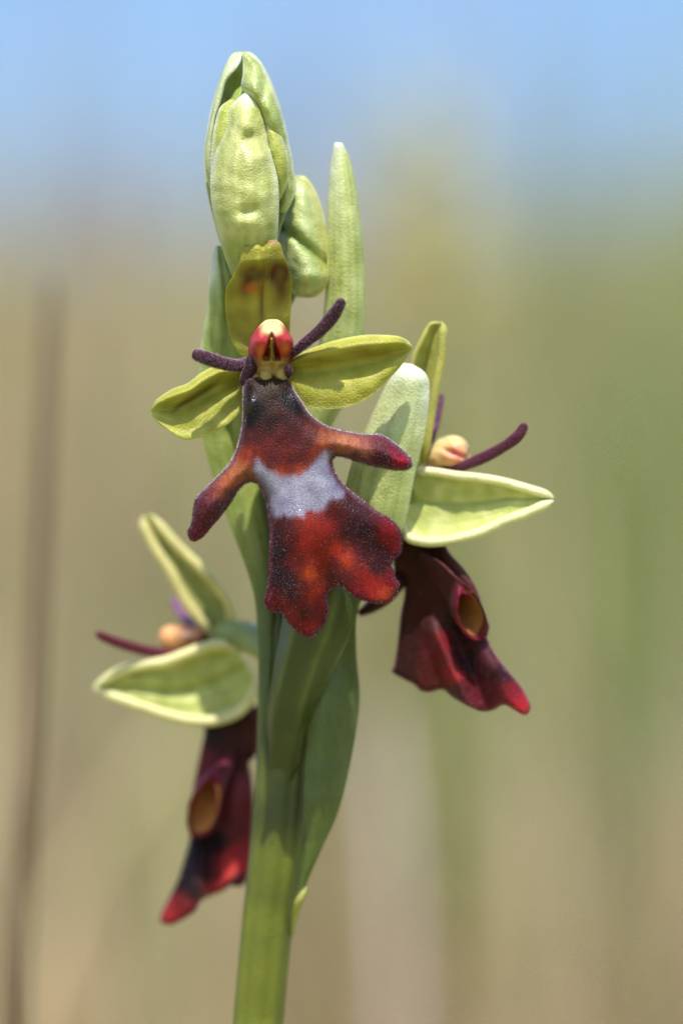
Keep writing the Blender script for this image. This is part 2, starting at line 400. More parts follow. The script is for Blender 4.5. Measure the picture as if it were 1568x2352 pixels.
add_sheet(mb, [(495, 565, 508, 564, 4.4, .05), (486, 600, 527, 598, 4.4, .3), (480, 645, 548, 642, 4.5, .7), (477, 690, 560, 690, 4.7, .8), (468, 750, 570, 750, 5.0, .7), (457, 830, 580, 830, 5.3, .6),
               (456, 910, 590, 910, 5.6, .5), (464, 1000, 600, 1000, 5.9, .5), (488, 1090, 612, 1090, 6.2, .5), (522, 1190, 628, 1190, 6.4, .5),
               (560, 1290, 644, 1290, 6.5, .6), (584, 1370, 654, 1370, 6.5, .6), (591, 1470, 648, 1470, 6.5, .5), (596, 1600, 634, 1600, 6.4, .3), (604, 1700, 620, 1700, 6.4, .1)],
          bract_col((144, 160, 74), (190, 200, 116), lambda U, V, s, t: 0.85 * sm(700, 600, V) * sm(0.1, -0.9, t) + 0.35*sm(-0.8, -1, t)*sm(1000, 800, V), 6),  # pale margin of the tip, whitened further as if sunlit
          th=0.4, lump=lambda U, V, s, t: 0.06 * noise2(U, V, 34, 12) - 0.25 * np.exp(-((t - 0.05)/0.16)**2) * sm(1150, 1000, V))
mb.build('bract', M_BRACT, orchid)['label'] = 'long green bract behind the open top flower'
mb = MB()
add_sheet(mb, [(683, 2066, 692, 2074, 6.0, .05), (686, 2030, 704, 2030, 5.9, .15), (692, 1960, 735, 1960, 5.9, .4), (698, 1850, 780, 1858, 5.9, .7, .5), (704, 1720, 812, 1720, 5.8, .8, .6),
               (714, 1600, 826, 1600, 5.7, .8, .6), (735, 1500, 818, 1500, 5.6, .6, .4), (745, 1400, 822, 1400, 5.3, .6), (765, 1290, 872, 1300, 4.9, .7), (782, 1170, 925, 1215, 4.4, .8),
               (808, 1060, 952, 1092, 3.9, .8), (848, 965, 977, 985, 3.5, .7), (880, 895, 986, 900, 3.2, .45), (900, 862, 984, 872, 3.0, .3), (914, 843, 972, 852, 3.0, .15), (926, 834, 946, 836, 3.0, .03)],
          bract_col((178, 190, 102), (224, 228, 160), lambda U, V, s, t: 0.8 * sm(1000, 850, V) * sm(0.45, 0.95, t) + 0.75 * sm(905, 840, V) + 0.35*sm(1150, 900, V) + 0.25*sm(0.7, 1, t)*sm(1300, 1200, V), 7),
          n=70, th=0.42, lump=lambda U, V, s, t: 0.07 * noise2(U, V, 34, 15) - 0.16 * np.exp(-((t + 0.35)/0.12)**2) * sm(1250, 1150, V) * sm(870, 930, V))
mb.build('bract', M_BRACT, orchid)['label'] = 'broad bract folded up beside the stem with pale tip'
mb = MB(); tube_uv(mb, [(704, 2030, 6.1, 4), (694, 2056, 5.9, 9), (686, 2070, 5.9, 10), (681, 2088, 6.1, 9), (675, 2115, 6.6, 6), (670, 2150, 7.2, 4)], (166, 164, 84)); mb.build('bract_base', M_STEM, orchid)

# ---- buds
def bud_col(seed, base=(176, 186, 94), pale=(226, 228, 164)):
    def f(U, V, s, t):
        nz = noise2(U, V, 40, seed) * 0.6 + noise2(U, V, 14, seed + 3) * 0.4
        c = mixc(lin(base), lin(pale), 0.42 + nz * 0.8)
        c = mixc(c, c * 0.8, 0.5 * veins(t, 6, 0.03))
        return mixc(c, lin((226, 232, 200)), 0.75 * sm(0.75, 1, np.abs(t)))
    return f
# large bud
mb = MB()
add_blob(mb, (572, 400, 2.2), (74, 205, 1.7, 0.0), (160, 176, 84), lump=lambda x, y, z: 0.03 * np.sin(5 * x + 3 * y))
bud = mb.build('bud', M_BUD, orchid)
mb = MB()   # hooded bract round the bud: back wall, left flap, right cheek
hc = bud_col(21, (150, 166, 76), (204, 212, 144))
add_sheet(mb, [(546, 121, 562, 121, 2.6, 0), (528, 140, 592, 142, 2.6, -.5), (508, 185, 618, 185, 2.6, -1.0), (490, 240, 642, 250, 2.6, -1.5), (473, 330, 664, 340, 2.6, -1.9), (472, 400, 674, 400, 2.7, -1.9),
               (480, 455, 675, 445, 2.8, -1.6), (494, 510, 656, 485, 3.0, -1.2), (508, 560, 642, 530, 3.4, -.8), (530, 610, 632, 590, 4, -.4)], hc, th=0.3)
add_sheet(mb, [(546, 120, 557, 122, 2.2, .05), (530, 136, 552, 143, 1.9, .1), (514, 160, 541, 160, 1.7, .15), (504, 188, 520, 186, 1.6, .18), (493, 225, 510, 222, 1.5, .18), (482, 280, 495, 278, 1.5, .2), (472, 330, 490, 328, 1.6, .2), (472, 385, 488, 385, 1.8, .15), (480, 430, 488, 430, 2.2, .1)],
          lambda U, V, s, t: mixc(lin((176, 188, 116)), lin((224, 228, 206)), 0.25 + 0.7 * sm(-0.4, 0.9, t)), th=0.3, m=13)
add_sheet(mb, [(556, 121, 568, 122, 1.9, .05), (558, 145, 597, 146, 1.7, .3), (557, 172, 613, 175, 1.5, .6), (554, 200, 627, 205, 1.3, .8), (572, 226, 641, 240, 1.3, .9), (592, 262, 653, 285, 1.4, .8),
               (606, 310, 662, 330, 1.7, .6), (622, 365, 671, 378, 2.0, .5), (634, 410, 676, 432, 2.3, .4), (640, 452, 668, 468, 2.5, .3), (640, 490, 654, 492, 2.7, .1)],
          hc, th=0.3, m=21, lump=lambda U, V, s, t: 0.16 * noise2(U, V, 20, 31) + 0.28 * np.exp(-((U-578)/15)**2-((V-196)/22)**2) - 0.3*np.exp(-((U-604)/9)**2-((V-215)/30)**2) + 0.15*np.exp(-((U-625)/12)**2-((V-268)/16)**2))
mb.build('hood', M_BUD, bud)
mb = MB()
add_sheet(mb, [(530, 227, 552, 230, 1.6, .1), (506, 246, 562, 256, 1.4, .4), (493, 285, 572, 290, 1.3, .5), (485, 350, 566, 350, 1.3, .5), (483, 410, 556, 410, 1.5, .4), (488, 455, 540, 455, 1.8, .2)], bud_col(41, (170, 180, 70), (214, 214, 130)), th=0.3)
mb.build('sepal', M_BUD, bud)
mb = MB()
add_sheet(mb, [(596, 262, 612, 270, 1.3, .1), (604, 290, 636, 296, 1.2, .4), (612, 330, 656, 336, 1.2, .5), (618, 375, 664, 380, 1.4, .5), (622, 420, 659, 424, 1.7, .4), (628, 465, 642, 462, 2.0, .1)], bud_col(51, (168, 178, 66), (216, 216, 128)), th=0.3)
mb.build('sepal', M_BUD, bud)
mb = MB()
def fs_l(U, V, s, t):
    g = lambda u, v, a, b: np.exp(-((U-u)/a)**2 - ((V-v)/b)**2)
    return (0.06 * noise2(U, V, 22, 61) + 0.26 * g(566, 282, 26, 20) - 0.24 * g(574, 318, 22, 16) + 0.24 * g(595, 362, 30, 18) - 0.13 * g(578, 412, 26, 18)
            + 0.15 * g(605, 450, 24, 20) - 0.2 * g(572, 485, 24, 16) + 0.22 * g(565, 512, 30, 14) - 0.12 * np.exp(-((t + 0.12)/0.06)**2) * sm(0.2, 0.5, s))
def fs_c(U, V, s, t):
    c = bud_col(71, (176, 184, 90), (226, 226, 160))(U, V, s, t * 0.98)
    return mixc(mixc(c, lin((124, 146, 46)), 0.55 * sm(480, 600, V)), lin((224, 230, 212)), 0.8 * sm(255, 215, V))
add_sheet(mb, [(560, 214, 576, 214, 1.1, .05), (544, 228, 592, 228, 1.0, .3), (530, 246, 600, 250, 1.0, .6), (518, 287, 610, 290, 1.0, .9), (502, 330, 618, 330, 1.0, 1.15), (490, 365, 627, 365, 1.0, 1.3), (483, 410, 638, 410, 1.0, 1.4),
               (484, 455, 641, 455, 1.1, 1.4), (492, 500, 640, 500, 1.3, 1.4), (503, 540, 638, 540, 1.6, 1.3), (516, 590, 632, 590, 2.2, 1.2), (540, 650, 622, 650, 3.4, 1.0), (570, 710, 612, 710, 5.2, .5)],
          fs_c, n=90, m=41, th=0.35, lump=fs_l)
mb.build('sepal', M_BUD, bud)
# small bud
mb = MB()
def b2_l(U, V, s, t):
    dln = ((U - 678) * 57 - (V - 545) * 70) / math.hypot(57, 70)
    return -0.42 * np.exp(-(dln/11)**2) * sm(0.2, 0.45, s) * sm(0.95, 0.7, s) + 0.3*np.exp(-((U-714)/24)**2-((V-636)/18)**2) + 0.08*noise2(U, V, 16, 81)
def b2_c(U, V, s, t):
    dln = ((U - 678) * 57 - (V - 545) * 70) / math.hypot(57, 70)
    c = mixc(lin((172, 186, 118)), lin((206, 212, 150)), 0.5 + noise2(U, V, 26, 82))
    c = mixc(c, lin((132, 154, 58)), np.exp(-(dln/14)**2) * 0.9)
    return mixc(c, lin((206, 206, 120)), sm(0.3, 0.9, t) * 0.8)
B2 = [(674, 408, 688, 407, 4.2, .2), (662, 428, 708, 424, 4.2, .8), (655, 460, 728, 460, 4.2, 1.2), (644, 505, 742, 505, 4.2, 1.4), (641, 555, 749, 555, 4.2, 1.5), (648, 605, 752, 605, 4.2, 1.5), (658, 640, 750, 640, 4.2, 1.3), (672, 664, 738, 662, 4.2, .8), (688, 677, 712, 677, 4.2, .2)]
add_sheet(mb, B2, b2_c, n=60, m=33, th=0.3, lump=b2_l)
add_sheet(mb, [r[:5] + (-r[5],) for r in B2], b2_c, n=40, m=21, th=0.3)
tube_uv(mb, [(700, 660, 5.2, 16), (690, 640, 5.8, 18), (650, 700, 6.0, 18), (605, 800, 6.3, 18)], (120, 140, 60))
bud2 = mb.build('bud', M_BUD, orchid); bud2['label'] = 'smaller swollen green bud'

# ------------------------------------------------------------------ front flower
mb = MB()
def ov_col(U, V, s): return mixc(lin((92, 112, 44)), lin((116, 130, 56)), 0.5 + 0.4 * np.sin(V / 40))
OV = [(648, 1860, 7.4, 30), (656, 1740, 6.5, 46), (672, 1620, 5.5, 56), (700, 1520, 4.6, 66), (728, 1430, 4.3, 78), (742, 1350, 4.2, 80), (732, 1250, 4.2, 72), (700, 1120, 4.1, 60), (660, 1000, 3.8, 48), (628, 900, 2.9, 40), (618, 850, 2.2, 32)]
S = spline(OV, 60); pts = P(S[:, 0], S[:, 1], S[:, 2]); sides = 36
T = np.gradient(pts, axis=0); T /= np.linalg.norm(T, axis=1, keepdims=True); A = np.cross(T, FWD); A /= np.linalg.norm(A, axis=1, keepdims=True); Bv = np.cross(T, A)
th = np.linspace(0, 2*math.pi, sides, endpoint=False); rb = 1 + 0.07 * np.cos(6 * th + 1.2)
V3 = pts[:, None] + (S[:, 3:4] * PX * rb[None])[..., None] * (A[:, None]*np.cos(th)[None, :, None] + Bv[:, None]*np.sin(th)[None, :, None])
oc = mixc(lin((62, 74, 28)), lin((104, 116, 60)), (0.15 + 0.8 * np.clip((rb - 1) / 0.07, 0, 1)**3)[None, :] * sm(1720, 1560, S[:, 1:2]))
oc = mixc(oc, lin((68, 76, 28)), sm(1540, 1700, S[:, 1:2]) + 0 * th[None])
mb.add(V3.reshape(-1, 3), grid_faces(60, sides, 0, True) + [tuple(range(sides)), tuple(reversed(range(59*sides, 60*sides)))], oc.reshape(-1, 3))
fl = mb.build('flower', M_STEM, orchid); fl['label'] = 'open top flower facing forward with blue-grey patch on lip'

# dorsal sepal
def ds_c(U, V, s, t):
    g = lambda u, v, a, b: np.exp(-((U-u)/a)**2 - ((V-v)/b)**2)
    c = mixc(lin((142, 138, 46)), lin((164, 160, 62)), 0.5 + noise2(U, V, 30, 91))
    c = mixc(c, lin((74, 26, 10)), np.clip(1.3 * g(580, 630, 26, 22) + 1.4 * g(642, 626, 26, 28) + 0.7 * g(644, 668, 20, 34) + 0.8 * g(562, 662, 14, 20), 0, 1) * (0.85 + 0.3 * noise2(U, V, 22, 92)))
    c = mixc(c, lin((190, 84, 20)), 0.8 * np.clip(g(578, 662, 20, 9), 0, 1))
    c = mixc(c, lin((96, 50, 24)), 0.7 * np.exp(-((U - 601 + (V-640)*0.02)/3.2)**2) * sm(620, 660, V) * sm(780, 720, V))
    return mixc(c, lin((150, 90, 100)), 0.8 * sm(566, 549, V))
mb = MB()
add_sheet(mb, [(572, 838, 640, 838, 3.0, .1), (548, 808, 655, 806, 3.0, .3), (532, 780, 664, 776, 3.0, .3), (521, 735, 667, 728, 2.6, .3), (517, 690, 669, 682, 2.2, .25), (523, 655, 669, 640, 1.7, .2), (541, 624, 660, 606, 1.2, .15),
               (552, 597, 650, 582, .9, .35), (555, 570, 644, 560, .75, .3), (561, 558, 634, 550, .75, .05)],
          ds_c, th=0.22, m=31, n=60, lump=lambda U, V, s, t: -0.3 * np.exp(-((t - 0.08)/0.10)**2) * sm(0.05, 0.3, s) + 0.1 * noise2(U, V, 40, 95) + 0.25 * np.exp(-((V-600)/12)**2) * np.exp(-(t/0.7)**2)
          - 0.9*np.exp(-((U-606)/9)**2 - ((V-552)/12)**2))
mb.build('sepal', M_SEPAL, fl)['label'] = 'upright upper sepal with brown blotches'
# right lateral sepal
def rs_c(U, V, s, t):
    g = lambda u, v, a, b: np.exp(-((U-u)/a)**2 - ((V-v)/b)**2)
    c = mixc(lin((166, 164, 60)), lin((184, 180, 80)), 0.5 + noise2(U, V, 30, 101))
    c = mixc(c, lin((130, 108, 40)), 0.6 * np.clip(g(850, 812, 60, 12) + g(730, 826, 50, 7), 0, 1))  # brown along the fold is crease shading put into the colour
    c = mixc(c, lin((128, 150, 40)), 0.45 * np.exp(-((t + 0.05)/0.06)**2) + 0.35 * np.exp(-((t - 0.45)/0.05)**2))
    c = mixc(c, c * 0.75, 0.45 * veins(t, 13, 0.018))
    return mixc(c, lin((206, 208, 130)), 0.6 * sm(0.9, 1, np.abs(t)) + 0.7 * g(940, 790, 8, 10))
def rs_p(t, s):
    return np.exp(-((t + 0.72)/0.26)**2) * 1.0 - 0.55 * np.exp(-((t + 0.2)/0.3)**2) + 0.25 * np.exp(-((t - 0.55)/0.4)**2)
mb = MB()
add_sheet(mb, [(650, 834, 645, 880, 2.2, .3), (676, 818, 672, 902, 1.7, .6), (712, 801, 702, 932, 1.3, .8), (770, 781, 756, 940, .9, .9), (838, 769, 812, 931, .7, .9), (884, 769, 852, 909, .7, .8), (918, 773, 892, 872, .8, .6), (938, 784, 924, 836, 1.0, .3), (947, 797, 943, 806, 1.2, .05)],
          rs_c, rs_p, th=0.2, m=33, n=60, lump=lambda U, V, s, t: 0.06 * noise2(U, V, 30, 105))
mb.build('sepal', M_SEPAL, fl)
# left lateral sepal
def ls_c(U, V, s, t):
    g = lambda u, v, a, b: np.exp(-((U-u)/a)**2 - ((V-v)/b)**2)
    c = mixc(lin((160, 160, 56)), lin((182, 180, 80)), 0.5 + noise2(U, V, 30, 111))
    dl = ((U - 400) * 66 + (V - 940) * 105) / math.hypot(66, 105)
    c = mixc(c, lin((86, 56, 22)), 0.85 * np.exp(-(dl/6)**2) * sm(385, 410, U) * sm(520, 470, U))  # shadow of the fold, drawn as a dark brown line
    c = mixc(c, c * 0.75, 0.45 * veins(t, 13, 0.018))
    return mixc(c, lin((208, 208, 130)), 0.5 * sm(0.9, 1, np.abs(t)) + 0.6 * g(352, 935, 14, 20))
def ls_p(t, s):
    return np.exp(-((t + 0.72)/0.24)**2) - 0.6 * np.exp(-((t + 0.25)/0.26)**2) + 0.3 * np.exp(-((t - 0.9)/0.2)**2)
mb = MB()
add_sheet(mb, [(565, 842, 560, 910, 2.2, .2), (545, 838, 556, 935, 1.9, .5), (500, 838, 535, 965, 1.6, .8), (462, 856, 500, 988, 1.4, .9), (430, 880, 462, 1004, 1.2, .9), (398, 892, 424, 1010, 1.1, .8), (372, 908, 392, 993, 1.1, .6), (356, 922, 366, 972, 1.2, .4), (347, 940, 350, 957, 1.4, .1)],
          ls_c, ls_p, th=0.2, m=33, n=60, lump=lambda U, V, s, t: 0.06 * noise2(U, V, 26, 115))
mb.build('sepal', M_SEPAL, fl)

# hairs
def add_hairs(mb, pts, nrm, lens, wid, col, jitter=0.5):
    n = len(pts)
    d = nrm + rng.normal(0, jitter, (n, 3)) * 0.6; d /= np.linalg.norm(d, axis=1, keepdims=True)
    a = np.cross(d, rng.normal(0, 1, (n, 3))); a /= np.linalg.norm(a, axis=1, keepdims=True); b = np.cross(d, a)
    w = wid * MM; V = np.empty((n, 4, 3))
    for k, an in enumerate((0, 2.094, 4.189)): V[:, k] = pts - d * 0.01 * MM + w * (a * math.cos(an) + b * math.sin(an))
    V[:, 3] = pts + d * (lens * MM)[:, None]
    F = []
    for i in range(n):
        o = 4 * i; F += [(o, o+1, o+3), (o+1, o+2, o+3), (o+2, o, o+3)]
    mb.add(V.reshape(-1, 3), F, np.repeat(np.asarray(col).reshape(-1, 3) if np.ndim(col) == 2 else np.tile(col, (n, 1)), 4, axis=0))

PETC = (62, 22, 34)
def petal(rows, parent, col=PETC, hair=500, flat=0.6):
    mb = MB(); pts, r = tube_uv(mb, rows, col, 40, 14, flat); o = mb.build('petal', M_PETAL, parent)
    if hair:
        k = rng.integers(1, 39, hair); an = rng.uniform(0, 6.283, hair)
        T = np.gradient(pts, axis=0); T /= np.linalg.norm(T, axis=1, keepdims=True); A = np.cross(T, FWD); A /= np.linalg.norm(A, axis=1, keepdims=True); B = np.cross(T, A)
        fr = rng.random(hair)[:, None]; kk = np.minimum(k + 1, 39)
        nr = A[k] * np.cos(an)[:, None] + B[k] * np.sin(an)[:, None]
        pp = pts[k] * (1 - fr) + pts[kk] * fr + r[k][:, None] * (A[k] * np.cos(an)[:, None] + flat * B[k] * np.sin(an)[:, None]) * 0.98
        mb = MB(); add_hairs(mb, pp, nr, rng.uniform(0.05, 0.13, hair), 0.009, lin((160, 130, 156)))
        h = mb.build('petal_fuzz', M_HAIR, parent); h['kind'] = 'stuff'
    return o
petal([(442, 811, -1.2, 9), (456, 816, -1.0, 14), (490, 828, -.4, 15), (525, 838, .4, 14), (550, 840, .9, 14), (572, 836, 1.6, 17)], fl, hair=1800)
petal([(786, 685, -1.6, 8), (780, 700, -1.4, 12), (763, 727, -.9, 15), (734, 760, -.3, 14), (702, 786, .4, 12), (668, 815, 1.2, 10), (650, 828, 1.8, 10)], fl, hair=2200)
mb = MB(); tube_uv(mb, [(590, 815, .9, 9), (580, 828, .7, 16), (576, 845, .7, 16), (569, 860, .8, 15), (565, 874, .9, 15), (570, 895, 1.0, 9)], (44, 18, 28)); mb.build('lip_shoulder', M_PETAL, fl)
mb = MB(); add_blob(mb, (663, 852, .2), (9, 17, .3), (48, 10, 24)); mb.build('lip_shoulder', M_PETAL, fl)

# column
def col_c(U, V, s, t):
    g = lambda u, v, a, b: np.exp(-((U-u)/a)**2 - ((V-v)/b)**2)
    c = mixc(lin((202, 50, 66)), lin((166, 28, 38)), sm(775, 815, V) + 0.5 * noise2(U, V, 12, 401))
    w = np.abs(U - 624)
    c = mixc(c, lin((228, 204, 144)), sm(778, 758, V + 6 * noise2(U, V, 14, 402)) * sm(33, 17, w))
    c = mixc(c, lin((212, 112, 28)), np.clip(g(599, 808, 10, 14) + g(656, 800, 9, 13), 0, 1))
    tri = sm(3, -3, w - 1 - (V - 766) * 0.36) * sm(828, 816, V)
    c = mixc(c, lin((92, 12, 20)), tri * 0.95)
    c = mixc(c, lin((168, 140, 64)), sm(816, 832, V + 8 * noise2(U, V, 10, 403)))
    c = mixc(c, lin((104, 28, 48)), np.clip(g(583, 842, 13, 24) + 0.8 * g(663, 838, 8, 22) + 0.5 * g(626, 850, 5, 16), 0, 1))
    return mixc(c, lin((160, 136, 40)), np.exp(-((U-624)/3.2)**2) * sm(764, 772, V) * sm(840, 826, V))
mb = MB()
COLM = [(616, 739, 636, 739, .3, .1), (600, 750, 648, 748, .3, 1.0), (588, 764, 658, 763, .4, 1.6), (577, 782, 670, 780, .6, 1.9), (573, 800, 671, 797, .8, 1.8), (573, 818, 666, 817, 1.0, 1.4), (576, 838, 663, 838, 1.2, 1.1), (580, 862, 662, 860, 1.3, .9), (586, 876, 656, 872, 1.4, .5)]
add_sheet(mb, COLM, col_c, n=60, m=41, th=0.2, prof=lambda t, s: np.sqrt(np.clip(1 - t**2, 0, 1)),
          lump=lambda U, V, s, t: -0.75 * sm(4, -5, np.abs(U - 624) - 1 - (V - 766) * 0.36) * sm(834, 818, V) + 0.6 * np.exp(-((U-624)/3.5)**2) * sm(768, 782, V)*sm(836, 822, V) + 0.12 * noise2(U, V, 16, 405))
add_sheet(mb, [r[:5] + (-0.8 * r[5],) for r in COLM], col_c, n=30, m=21, th=0.2)
mb.build('column', M_COLUMN, fl)
for (u, v, ru, rv) in ((611, 862, 15, 21), (646, 857, 15, 20)):
    mb = MB(); add_blob(mb, (u, v, 0.55), (ru, rv, .34), lambda U, V, x, y, z: mixc(lin((168, 112, 48)), lin((174, 156, 78)), sm(840, 862, V))); mb.build('pollen_pouch', M_COLUMN, fl)
mb = MB(); add_blob(mb, (588, 866, .75), (12, 9, .2, -0.4), (150, 132, 56)); mb.build('column_lobe', M_COLUMN, fl)

# lip of the front flower
ZL = lambda p: np.asarray(p, float) * 0.3516 + np.array([413.4, 826.9])
LIP = ZL([(440,120),(540,100),(660,100),(715,150),(752,215),(795,280),(840,350),(900,402),(980,445),(1080,470),(1200,488),(1310,492),(1390,538),(1450,588),(1500,640),(1515,680),(1490,710),(1420,720),
 (1330,705),(1250,690),(1150,660),(1070,632),(1020,627),(992,660),(1000,710),(1030,770),(1080,830),(1150,890),(1230,950),(1300,1000),(1370,1040),(1420,1090),(1445,1150),(1445,1220),(1430,1268),
 (1397,1293),(1388,1318),(1374,1342),(1398,1388),(1402,1430),(1430,1465),(1420,1502),(1402,1540),(1370,1578),(1320,1588),(1230,1580),(1150,1550),(1090,1500),(1030,1465),(990,1490),(962,1520),
 (956,1570),(965,1620),(960,1680),(935,1730),(890,1780),(860,1808),(810,1795),(760,1770),(710,1720),(680,1670),(650,1640),(600,1645),(562,1610),(556,1560),(575,1500),(585,1400),(585,1300),(590,1200),
 (590,1100),(580,1010),(570,940),(550,880),(520,820),(480,797),(430,803),(380,850),(330,930),(270,1010),(200,1090),(150,1150),(100,1180),(65,1165),(55,1120),(80,1060),(90,980),(110,900),
 (160,850),(210,800),(270,740),(330,670),(370,590),(395,500),(410,420),(414,330),(414,230),(420,160)])
LCOL = [(600,640,(84,16,12)),(780,620,(92,20,14)),(820,540,(84,20,16)),(680,520,(84,16,12)),(520,500,(74,16,14)),(720,660,(88,18,12)),(580,690,(110,34,20)),(600,400,(40,12,12)),(690,370,(50,14,12)),(600,180,(60,42,18)),(560,240,(58,36,18)),(470,300,(10,10,16)),(450,380,(10,9,14)),(520,330,(26,14,12)),(720,260,(10,10,16)),(770,310,(16,12,16)),(640,330,(70,24,14)),(650,450,(88,20,14)),(560,420,(56,12,12)),(750,400,(70,16,14)),
 (700,600,(104,24,14)),(560,560,(104,24,14)),(850,470,(96,28,20)),(430,500,(84,34,34)),(440,620,(146,54,24)),(500,620,(130,36,18)),(930,520,(166,84,40)),(890,600,(130,44,20)),(650,740,(164,66,30)),(780,730,(160,62,28)),(700,690,(120,28,16)),
 (370,700,(176,100,58)),(310,800,(164,88,54)),(250,880,(140,64,44)),(420,720,(166,98,60)),(200,940,(92,32,36)),(150,900,(88,22,34)),(280,940,(70,34,36)),(110,1120,(98,10,38)),(150,1060,(90,20,30)),(340,880,(90,54,46)),
 (1050,550,(176,106,70)),(1130,560,(166,96,66)),(1210,580,(146,80,60)),(1290,560,(92,28,34)),(1330,640,(66,20,28)),(1400,600,(110,14,38)),(1450,660,(146,14,40)),(1150,640,(96,52,44)),
 (650,1060,(76,20,18)),(620,1150,(50,24,28)),(640,1250,(42,20,26)),(640,1400,(42,20,26)),(700,1450,(50,24,28)),(720,1180,(96,22,16)),(850,1050,(154,34,18)),(820,1200,(164,34,18)),(760,1320,(120,26,18)),(850,1400,(206,76,32)),(880,1520,(180,50,24)),
 (800,1480,(110,30,26)),(1030,1000,(92,18,16)),(960,1100,(150,32,18)),(1060,920,(70,18,18)),(1100,1100,(70,22,28)),(1150,980,(66,24,32)),(1200,1120,(60,22,28)),(1250,1220,(74,22,34)),(1350,1150,(156,24,34)),(1410,1200,(164,18,40)),(1100,1300,(208,70,30)),(1020,1250,(180,44,22)),
 (1000,1330,(110,26,20)),(930,1300,(150,36,20)),(1200,1380,(190,44,28)),(1250,1460,(186,34,26)),(1350,1520,(204,72,38)),(1380,1440,(150,26,30)),(1000,1430,(80,24,22)),(1080,1440,(96,24,24)),(1180,1260,(104,30,34)),(1290,1350,(76,26,38)),(1330,1290,(70,20,34)),(1150,1520,(150,24,34)),
 (650,1570,(146,32,26)),(730,1540,(76,24,32)),(800,1650,(96,24,26)),(740,1660,(140,34,32)),(860,1760,(156,32,34)),(900,1650,(110,24,26)),(590,1560,(120,28,46)),(930,1560,(120,26,28))]
SPEC = ZL([(505,650),(560,715),(640,755),(740,765),(800,755),(850,700),(900,650),(940,600),(985,605),(985,660),(985,720),(1020,800),(1075,860),(1050,890),(985,905),(950,940),(935,975),(880,985),(850,970),(815,985),(800,1025),(760,1020),(715,1020),(680,1000),(650,1020),(610,1020),(580,960),(570,900),(545,830),(505,780),(480,720)])

def closed_resample(poly, step, sub=12):
    k = len(poly); out = []
    for i in range(k):
        p0, p1, p2, p3 = poly[i-1], poly[i], poly[(i+1) % k], poly[(i+2) % k]
        for j in range(sub):
            t = j / sub
            out.append(0.5*((2*p1)+(-p0+p2)*t+(2*p0-5*p1+4*p2-p3)*t*t+(-p0+3*p1-3*p2+p3)*t**3))
    out = np.array(out); seg = np.linalg.norm(np.roll(out, -1, 0) - out, axis=1); cum = np.concatenate([[0], np.cumsum(seg)])
    q = np.arange(0, cum[-1] - step * 0.5, step); cl = np.vstack([out, out[:1]])
    return np.stack([np.interp(q, cum, cl[:, 0]), np.interp(q, cum, cl[:, 1])], 1)

def inside(poly, pts):
    x, y = pts[:, 0], pts[:, 1]; r = np.zeros(len(pts), bool); k = len(poly)
    for i in range(k):
        x1, y1 = poly[i]; x2, y2 = poly[(i+1) % k]
        c = (y1 > y) != (y2 > y); r ^= c & (x < (x2-x1)*(y-y1)/((y2-y1) if y2 != y1 else 1e-9)+x1)
    return r

def dist_poly(poly, pts):
    best = np.full(len(pts), 1e9); k = len(poly)
    for i in range(k):
        a = poly[i]; b = poly[(i+1) % k]; ab = b - a; t = np.clip(((pts - a) @ ab) / (ab @ ab + 1e-9), 0, 1)
        best = np.minimum(best, np.linalg.norm(pts - (a + t[:, None] * ab), axis=1))
    return best

def shepard(pts, ctrl, p=5.0, eps=6.0):
    c = np.array([x[:2] for x in ctrl], float); cc = np.array([x[2] for x in ctrl], float)
    w = 1 / (np.linalg.norm(pts[:, None] - c[None], axis=2) + eps)**p
    return lin((w @ cc) / w.sum(1, keepdims=True))

def lip_mesh(mb, outline, step, depth, colour, th=0.22, Rr=24, hgt=0.5):
    out = closed_resample(outline, step); lo, hi = out.min(0), out.max(0)
    gx, gy = np.meshgrid(np.arange(lo[0], hi[0], step), np.arange(lo[1], hi[1], step * 0.87))
    gx = gx + (np.arange(gx.shape[0]) % 2)[:, None] * step / 2
    g = np.stack([gx.ravel(), gy.ravel()], 1) + rng.uniform(-0.12, 0.12, (gx.size, 2)) * step
    g = g[inside(out, g)]; g = g[dist_poly(out, g) > step * 0.6]
    allp = np.vstack([out, g]); k = len(out)
    res = delaunay_2d_cdt([Vector(p) for p in allp], [(i, (i+1) % k) for i in range(k)], [], 1, 1e-5)
    pts = np.array([tuple(p) for p in res[0]]); tris = [tuple(f) for f in res[2]]
    e = dist_poly(out, pts); e[e < 0.01] = 0
    Rr = Rr(pts) if callable(Rr) else Rr; hgt = hgt(pts) if callable(hgt) else hgt
    rr = np.sqrt(np.clip(1 - (1 - np.clip(e / Rr, 0, 1))**2, 0, 1))
    D = depth(pts[:, 0], pts[:, 1]) - hgt * rr
    F = P(pts[:, 0], pts[:, 1], D); B = P(pts[:, 0], pts[:, 1], D + 0.05 + th * np.minimum(1, rr * 1.5))
    C = colour(pts, e); n = len(pts)
    # boundary loop
    cnt = {}
    for t in tris:
        for a, b in ((t[0], t[1]), (t[1], t[2]), (t[2], t[0])): cnt[(a, b)] = 1
    bd = [(a, b) for (a, b) in cnt if (b, a) not in cnt]
    mb.add(np.vstack([F, B]), tris + [(c + n, b + n, a + n) for a, b, c in tris] + [(a, a + n, b + n, b) for a, b in bd], np.vstack([C, C]))
    N = np.zeros_like(F)
    for a, b, c in tris:
        q = np.cross(F[b] - F[a], F[c] - F[a]); q = q if q @ FWD < 0 else -q
        N[a] += q; N[b] += q; N[c] += q
    N /= np.linalg.norm(N, axis=1, keepdims=True) + 1e-15
    return pts, F, N, e, tris, out

